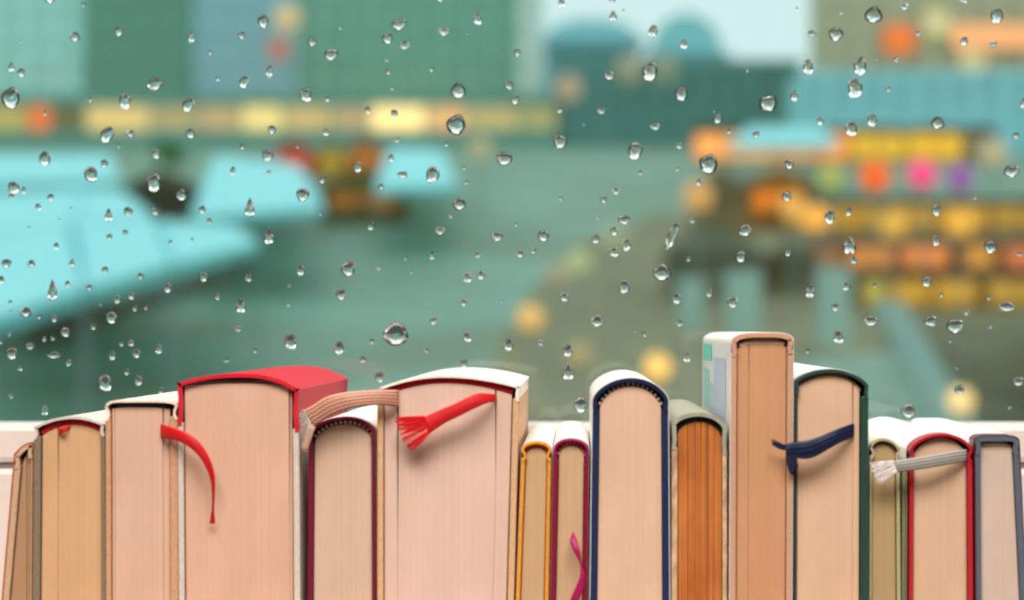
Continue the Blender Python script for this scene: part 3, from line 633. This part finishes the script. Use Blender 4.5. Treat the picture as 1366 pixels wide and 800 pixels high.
b13 = make_book('book', 'short olive khaki book between the dark green and red books', (600, 1160.6, 800, 1160), (600, 1202, 800, 1203.4), 596, 601, 1178, 584, 3.2, 2.6, 5,
    board('khaki_board', (168, 166, 122), 0.6), board('khaki_spine', (176, 168, 134), 0.55), PG('khaki', (190, 164, 116)), L=0.19, q=1.7, g=3, vj=15, hb=(M_beigehb, M_beigehb, 0), hbr=1.6, dy=0.002, jk=0.7, m_jk=M_wjk_glare, jy=0.004)  # white layer paints bright light on the khaki spine top
b14 = make_book('booklet', 'thin olive booklet squeezed beside the red arched book', (612, 1205, 800, 1204.6), (612, 1211.6, 800, 1211), 616, 616, 1208, 613, 1.2, 1.6, 1.6,
    board('olive_card', (128, 132, 92)), board('olive_card_spine', (132, 136, 98)), PG('olive', (200, 186, 150)), L=0.19, g=0, vj=6, gapL=0.1, gapR=0.1, dy=0.003)
b15 = make_book('book', 'crimson red book with an arched spine and a grey ribbon', (600, 1213.4, 800, 1212.2), (600, 1298, 800, 1299), 600, 600, 1257, 577.5, 4, 5, 6.6,
    board('crimson_board', (176, 28, 40), 0.5), board('crimson_spine', (166, 26, 44), 0.4), PG('cream_b', (226, 192, 156)), L=0.2, q=1.6, g=3, vj=16, slits=((1288.2, 622, 1.0),), dy=0.0, jk=0.7, m_jk=M_wjk_glare, jy=0.012)  # white layer behind the crimson rim is painted overexposure
b16 = make_book('book', 'slate blue cloth book in a dark maroon jacket at the end of the row', (590, 1299.6, 800, 1301), (590, 1361, 800, 1371), 588, 589, 1328, 580, 6.4, 6.4, 7.4,
    cloth('slate_cloth', (84, 94, 108), 0.0011, 0.15), cloth('slate_spine', (84, 94, 108), 0.0011, 0.15), PG('ivory', (222, 200, 178)), L=0.2, p=5, q=2, g=1.5, vj=16, jk=1.6, m_jk=board('dark_maroon_jacket', (92, 16, 34), 0.35), hb=(M_beigehb, M_beigehb, 0), hbr=3.2, pg=(597, 595, 598), dy=0.0)
strip('top_glare', offset([(1299.6, 612)]+arch(1299.6, 588, 1328, 580, 1361, 589, 5, 2)+[(1362, 612)], -0.7), 0.6, D+0.014, D+0.2, M_wjk_glare, b16)  # added white skin: overexposed light painted over the maroon jacket's top
# printed panels on the white jacket of the tallest book
xj = X(973.6)-0.00012
for (ya, yb, va, vb_, c) in ((0.14, 0.215, 462, 486, (120, 225, 205)), (0.03, 0.12, 480, 640, (196, 205, 232)), (0.165, 0.21, 500, 560, (168, 228, 220)), (0.12, 0.155, 520, 640, (186, 214, 230))):
    o = box('printed_panel', xj-0.00012, xj, D+ya, D+yb, Z(vb_), Z(va), board('jacket_print', c, 0.35, 0.03, 60), b11)

# ribbons
M_rib_red = ribbon_mat('red_ribbon', (206, 12, 22), 8, 0.4, 5200); M_rib_tan = ribbon_mat('rose_tan_ribbon', (160, 116, 98), 5, 0.6, 3000, 2.4, 0.35)
M_rib_mag = ribbon_mat('magenta_ribbon', (150, 8, 78), 4, 0.5, 3000, 1.9); M_rib_navy = ribbon_mat('navy_ribbon', (12, 20, 48), 4, 0.7, 3000, 2.6); M_rib_grey = ribbon_mat('grey_ribbon', (158, 156, 150), 4, 0.7, 3400, 1.4)
M_th_white = cloth('white_thread', (226, 222, 214), 0.0006, 0.15); M_th_tan = cloth('tan_thread', (205, 172, 150), 0.0006, 0.2); M_th_navy = cloth('navy_thread', (20, 30, 64), 0.0006, 0.2); M_th_red = cloth('red_thread', (222, 18, 30), 0.0006, 0.15)
make_ribbon(b2, [(76.5, 574), (84, 570), (95, 567)], [(76.5, 580.5), (84, 577.5), (95, 570.5)], [-0.004, 0.0015, -0.002], M_rib_red, label='red ribbon tip')
r3 = make_ribbon(b3, [(215, 566), (217, 566), (240, 573), (260, 584), (276, 604), (285, 628), (286.5, 648), (285.3, 676), (285.6, 684), (287, 698)], [(215, 584), (217, 584), (240, 589), (260, 602), (272, 618), (280, 636), (283, 656), (283, 678), (281.6, 686), (280, 698)],
    [-0.006, 0.0, 0.006, 0.008, 0.008, 0.007, 0.006, 0.004, 0.003, 0.002], M_rib_red, label='red satin ribbon curling down')
r6 = make_ribbon(b6, [(532, 520), (528, 520), (505, 520), (471, 522), (450, 525), (434, 530), (418, 540), (407, 546)], [(532, 542), (528, 542), (508, 540), (490, 541), (467, 545), (446, 552), (432, 560), (419, 569)],
    [-0.006, 0.001, 0.005, 0.007, 0.008, 0.008, 0.007, 0.006], M_rib_tan, label='rose tan woven ribbon with a fuzzy end')
make_fringe(r6, (408, 546), (415, 566), [(400, 552), (401, 566), (405, 578)], 0.006, 0.002, M_th_white, 46, 0.0002, 2.5)
make_fringe(r6, (412, 566), (420, 569), [(402, 601), (407, 603)], 0.006, 0.004, M_th_tan, 26, 0.0003, 1.0)
r6b = make_ribbon(b6, [(663, 526), (659, 525.6), (640, 524.4), (628, 528), (608, 538), (586, 547), (566, 556)], [(663, 536.6), (659, 536.4), (648, 538), (630, 546), (612, 555), (592, 565), (572, 579)],
    [-0.006, 0.0, 0.005, 0.007, 0.007, 0.006, 0.006], M_rib_red, label='red ribbon with a frayed end')
for ed, en, n in (((566, 556), (528, 560), 0), ((566.8, 559), (529, 566), 0), ((567.6, 562), (531, 572), 0), ((568.6, 566), (534, 579), 0), ((569.6, 570), (537, 587), 0), ((570.8, 575), (544, 596), 0), ((571.6, 578), (548, 600), 0)):
    make_fringe(r6b, (ed[0]-0.2, ed[1]-1.4), (ed[0]+0.4, ed[1]+1.6), [(en[0]-0.6, en[1]-2.6), (en[0]+0.8, en[1]+2.4)], 0.006, 0.004, M_th_red, 12, 0.00026, 0.7)
make_ribbon(b8, [(764, 709), (762, 716), (760.8, 723), (765, 734), (771, 745), (774.4, 754), (774, 768), (769.5, 780), (764, 792), (759, 806), (756, 825)], [(765, 709), (767, 715), (769.4, 720), (772.6, 732), (774.6, 742), (776.2, 754), (779.6, 766), (779, 778), (776, 790), (771.5, 804), (767, 825)],
    [-0.004, 0.001, 0.003, 0.005, 0.005, 0.005, 0.006, 0.006, 0.006, 0.005, 0.004], M_rib_mag, label='magenta twisted ribbon')
r12 = make_ribbon(b12, [(1140, 565), (1136.5, 565), (1117, 572), (1094, 581.7), (1076, 587.6), (1060.5, 589), (1047, 593)], [(1140, 583.5), (1136.5, 583.5), (1121, 590), (1103, 600), (1087.5, 608.7), (1072, 612), (1050, 608)],
    [-0.006, 0.0, 0.005, 0.007, 0.007, 0.007, 0.006], M_rib_navy, label='navy blue woven ribbon with a tufted end')
make_fringe(r12, (1049, 594), (1047, 600), [(1029, 586), (1031, 594)], 0.006, 0.006, M_th_navy, 18, 0.0003, 1.5)
make_fringe(r12, (1050, 598), (1060, 612), [(1052, 626), (1056, 634), (1064, 622)], 0.006, 0.005, M_th_navy, 34, 0.0003, 2.0)
r15 = make_ribbon(b15, [(1290, 599), (1286.5, 599.4), (1262.5, 603), (1240, 607), (1215.6, 611), (1192, 614.5)], [(1290, 615.7), (1286.5, 616), (1266, 619), (1243.8, 623), (1221, 626.6), (1197, 629.5)],
    [-0.006, 0.0, 0.004, 0.006, 0.006, 0.006], M_rib_grey, label='grey woven ribbon with a white frayed end')
make_fringe(r15, (1192, 614.5), (1197, 629.5), [(1161, 618), (1163, 628), (1168, 640), (1173, 647), (1180, 636)], 0.006, 0.004, M_th_white, 64, 0.00032, 1.0)

# ------------------------------------------------------------------ raindrops on the outer face of the pane
mw_ = bpy.data.materials.new('rain_water'); mw_.use_nodes = True; nt = mw_.node_tree; nt.nodes.remove(nt.nodes['Principled BSDF'])
gw = N(nt, 'ShaderNodeBsdfGlass'); gw.inputs['Roughness'].default_value = 0.0; gw.inputs['IOR'].default_value = 1.333
nt.links.new(gw.outputs[0], nt.nodes['Material Output'].inputs['Surface'])
DROPS = '''67 -3 16 14|112 7 6 6|28 56 3 4|100.5 49.5 12 13|159 42 10 12|16 89 10 14 t|29 97 10 11|207 112.5 20 17 s|15 131 25 27|121 133 3 7|167 135 15 21|255.5 50 8 15|280.5 70 5 6|322.6 47.5 10 10|351.6 29 15 16|417 56 11 12|454 37 5 5|442 73.5 18 16 s|360 95.5 9 15|326.7 109 12 17 s|291 105 5 7|408 127 15 18|437.4 132 6 7|252 140 14 19 s
587 -2 10 9|532.4 33 19 16 s|517 51.5 13 14|540 61 14 12|592.7 42 15 13|637 26 11 14|623.5 46 3 3|516 80 6 5|518.5 96 7 7|575.5 93 7 7|523.6 119 5 4|611.7 121 18 22|690.6 70.5 9 11|679 114 12 12|687 133 12 11|749 4 8 12|817 0 9 9|818 21 12 15 t|831.5 14 4 3|748.5 53.5 4 3|871 42 11 18 s|912 59 9 12|867 95 21 25|812.5 101 13 12|909 125.5 17 18
1062.7 12 3 5|1122 17.5 6 5|1082.5 45 12 9|1114.7 46 18 19|1077.6 89.5 13 19|1147 88.5 17 23|1140 117.5 18 28|1059.7 128 10 13|1024.5 138 23 23|997 94 3 4|1165 20.5 22 23|1206 9 12 10|1285 0 14 9|1329.5 21.5 17 19|1224.4 45 8 7|1286 55 10 11|1324.6 59.5 9 8|1195 80 7 6|1185 119.5 8 7 s|1169 79.6 4 4|1366 138 10 14
60.3 151.5 4 6|143.8 179 16 23 s|174.4 178.3 11 9|158.7 195 3 6|208.6 205 10 13|60.3 211.7 14 19|139.7 218.4 9 12|121.8 232.5 18 20|205.6 244 19 23|19 250 14 18|32 254 6 9|16 261.5 7 7|68 263 8 9|254.6 178 11 14|363 172.7 10 12|435 176 7 11|323.7 196 7 7|357.4 207.3 14 17|311 228.4 7 12|358.8 230 6 5|429.8 240 9 9|242.3 260.4 14 16|404 259.7 16 18|397 196 4 4
491 147 8 9|526.3 151.6 9 10|608.5 166.4 26 25|529.8 187 8 7|595.9 192 6 6|522.4 210.8 7 10|477.6 222.6 10 15|537.3 233 15 8|577.4 232.8 18 21 s|672.7 211.4 20 19|508.7 248.6 7 7|619.4 224 6 5|622 243.4 8 4|613 272 16 17|747 146.7 9 9|802 148 11 8|873.7 168.7 14 9|747 189 17 19|847.3 201 18 23 s|906 194 7 9|904 226 7 5|854.7 231 8 7|822 254.8 11 9|747.6 264.4 7 6|805 266 10 9|779 166 3 3
957.4 158.6 11 12|952.5 149 3 3|973 175.3 4 6|1008.4 179.6 8 9 s|1093.6 161 8 12|1135.3 171.8 16 19|945 218.4 25 25|1052.3 219.3 12 13|932 243 7 9|1049.5 262 12 13|1163 160.4 12 16|1250.4 164 16 18|1355 181 8 9|1348.7 228.4 20 17 s|1300 264 5 5
51.5 276 7 10|95.8 278 3 4|80 293 3 4|39 303 3 3|145.5 286 12 18 t|171.4 282 11 13|207 282 8 9|146.7 315.7 8 8|167.8 310 7 8|75.6 328 7 9|228 323 5 6|9.3 351 13 12|42.2 351.4 10 10|96.3 350 9 11 t|140.6 359.6 9 9|2 373 9 10|188 367.7 8 9|90.9 378.3 7 8|119.5 383 8 9|70.6 386.5 15 29 t|224 384 10 13|156.7 399 9 12|175.4 394.6 7 9
270.4 279.7 9 10|279.7 294.6 7 8|333.7 276.3 15 26 t|428 285 5 5|359 315 15 21 t|256.7 319 5 4|272 369.3 9 13|332 371 10 9|401.4 360.5 11 13|386.4 381 4 4|290.6 395.8 8 8|464.6 358.4 18 20|455 392.7 13 14|494.8 302 9 11|587.4 307.5 12 10|601.5 288 6 6|688.5 298.7 4 5|663.3 315 14 13|576.5 341 7 11|541.4 345 5 3|637.5 340 8 7|693.7 338.6 10 10|506 357.5 6 5|623 370 11 13|641.9 366.3 11 12|549.3 362.8 4 4
797.5 291 5 4|832.4 293.4 15 13|819 307.5 10 12|795 318.5 10 13|835.9 326.4 10 16|819 336 11 13|725 314 15 15|711.4 334.7 8 8|896.5 315 11 37 s|923.7 294.6 8 7|918 345.6 5 6|882.8 363.7 22 23|832.7 382 14 19|752.4 396 11 12|902.8 398 12 13|993.8 307.8 17 15 s|988 342.6 14 14|1051 337 6 9|1106.6 289.3 14 18|1132 282.3 8 11|1133.2 326.3 22 25 t|1138.4 346.6 9 10|1080.3 387 13 20 t|1128.6 381.3 10 13|946 390.6 8 10|976.8 402.6 13 16
1248.7 280.6 12 14|1248.5 321 10 14|1320.5 329.8 16 17|1360 339 9 5|1235.8 375.6 13 13|1167 380.7 5 5|1255.5 392.7 6 6|1318.4 397 6 7|14.5 402.8 5 6|35 416 14 14|14.5 414 3 3|52.5 422 7 7|73 424.7 8 9|135 406 4 4|180.3 411 7 7|195 410.6 5 5|148.8 423.4 14 16|125 436 7 8|13.2 445.7 5 6|87.6 443 13 13|59.5 451.6 6 7|71.2 451.2 6 6|1.7 456 4 5|41 461.6 10 9|16 470.8 14 16|72.3 473.5 16 9|92 483.5 8 10|27.2 491 6 7|162.6 458.5 5 6|175 457.4 7 9|150.3 474 8 11|182.2 471.4 10 12|212.2 464.4 9 15 t|169.6 495.7 7 9|185 507 10 14|140.7 510.5 17 22|215.3 521.4 8 9|60.6 546.7 9 14 t|16 528 7 6
321.7 406.3 15 22 t|385 405.5 4 5|318.4 438.7 8 8|341 467.3 7 7|387.6 455.6 16 20|452.8 463.8 13 16|302.6 480.5 9 6|618.7 403.5 9 9|669.7 402 4 4|578.3 427.4 10 10|528 445.7 31 32|496 455 7 8|623 449 11 13|569 467.3 7 6|484.2 479 8 10|678.5 459.4 14 16|619 485 11 12|506.6 502.5 12 14|796.7 428.3 17 17|907.3 430.4 11 10|860 445.3 8 8|847.3 441 4 3|721.5 457 8 8|757.6 467.2 14 16|758 493.5 17 27 t|774.4 539.4 19 21|916 474.4 11 17 t
1113.5 409.3 10 11|1118 449 14 17|1077 468 7 6|1161.3 427.6 18 14|1240.7 428.2 17 15 s|1273.3 434.5 22 20 s|1288.6 416.3 8 7|1342.6 409 19 14|1267.7 454.5 5 6|1275.6 490.8 4 4|1320.5 436 5 4|1357.7 508.5 14 13|1211 548 20 18|1279.6 519.8 13 12|1346 543.6 5 4'''
def drop_mesh(kind, seed):
    "unit drop: footprint radius 1 in x,z, bulging towards +y"
    rnd = random.Random(seed); NS, NR = 28, 9; ph = [rnd.uniform(0, 6.28) for _ in range(4)]
    am = [0.05, 0.05, 0.035, 0.02] if kind != 't' else [0.02, 0.03, 0.02, 0.01]
    vts = [(0, 0, 0)]; fs = []
    rim = []
    for k in range(NS):
        a = 2*math.pi*k/NS; r = 1+sum(am[j]*math.sin((j+2)*a+ph[j]) for j in range(4)); x, z = r*math.cos(a), r*math.sin(a)
        if kind == 't':
            f = (z+1)/2; x *= 1.0-0.85*max(0, f)**1.7
        rim.append((x, z))
    sag = -0.16
    rows_ = []
    for i in range(NR):
        rho = math.sin(math.pi/2*(1-i/NR)); h = math.cos(math.pi/2*(1-i/NR))
        row = []
        for x, z in rim:
            row.append(len(vts)); vts.append((x*rho, 0.02+h, z*rho+sag*(1-rho)))
        rows_.append(row)
    tip = len(vts); vts.append((0, 1.02, sag))
    base = []
    for x, z in rim: base.append(len(vts)); vts.append((x, 0, z))
    for k in range(NS):
        j = (k+1) % NS
        fs.append([0, base[j], base[k]]); fs.append([base[k], base[j], rows_[0][j], rows_[0][k]])
        for i in range(NR-1): fs.append([rows_[i][k], rows_[i][j], rows_[i+1][j], rows_[i+1][k]])
        fs.append([rows_[-1][k], rows_[-1][j], tip])
    me = bpy.data.meshes.new('raindrop'); me.from_pydata(vts, [], fs); me.materials.append(mw_)
    bm = bmesh.new(); bm.from_mesh(me); bmesh.ops.recalc_face_normals(bm, faces=bm.faces); bm.to_mesh(me); bm.free()
    sm = [not all(vts[i][1] == 0 for i in p_.vertices) for p_ in me.polygons]; me.polygons.foreach_set('use_smooth', sm)
    return me
DM = {'r': [drop_mesh('r', i) for i in range(8)], 't': [drop_mesh('t', 20+i) for i in range(4)], 's': [drop_mesh('r', 40+i) for i in range(4)]}
NICK = [(46, 'leaning tan book'), (140, 'olive grey book'), (238, 'pale brown book'), (405, 'red spined book'), (503, 'plum maroon book'), (694, 'thickest cream book'), (737, 'mustard yellow book'), (788, 'magenta maroon book'), (895, 'navy book'), (972, 'battered old book'), (1059, 'tallest tan book'), (1160, 'dark green book'), (1206, 'olive khaki book'), (1299, 'crimson book'), (9999, 'slate blue book')]
dp = PANE+0.0041; k_ = dp/F
for i, s in enumerate(x for ln in DROPS.split('\n') for x in ln.split('|')):
    q = s.split(); u, v, w_, h_ = map(float, q[:4]); kind = q[4] if len(q) > 4 else 'r'
    m_ = (w_+h_)/2
    o = bpy.data.objects.new('raindrop', DM[kind][i % len(DM[kind])]); COL.objects.link(o)
    o.location = P(u, v, dp); o.scale = (w_/2*k_, 0.46*min(w_, h_)*k_, h_/2*k_)
    if kind == 's': o.rotation_euler = (0, math.radians(24 if h_ >= w_ else -24), 0)
    size = 'big' if m_ >= 17 else 'medium' if m_ >= 11 else 'small' if m_ >= 6.5 else 'tiny'
    shp = {'t': 'teardrop', 's': 'slanted'}.get(kind) or ('long' if h_ > 1.4*w_ else 'flat' if w_ > 1.4*h_ else 'round')
    hgt = 'far above' if v < 110 else 'well above' if v < 230 else 'some way above' if v < 340 else 'a little above' if v < 450 else 'just above'
    nk = next(n for uu, n in NICK if u < uu)
    lb = '%s %s raindrop on the window pane %s the %s' % (size, shp, hgt, nk)
    if (u, v) == (528, 445.7): lb = 'largest round raindrop on the pane, just above the thickest cream book'
    if (u, v) == (896.5, 315): lb = 'longest thin slanted raindrop streak on the window pane'
    tag(o, lb, 'raindrop', 'raindrops on the window pane')
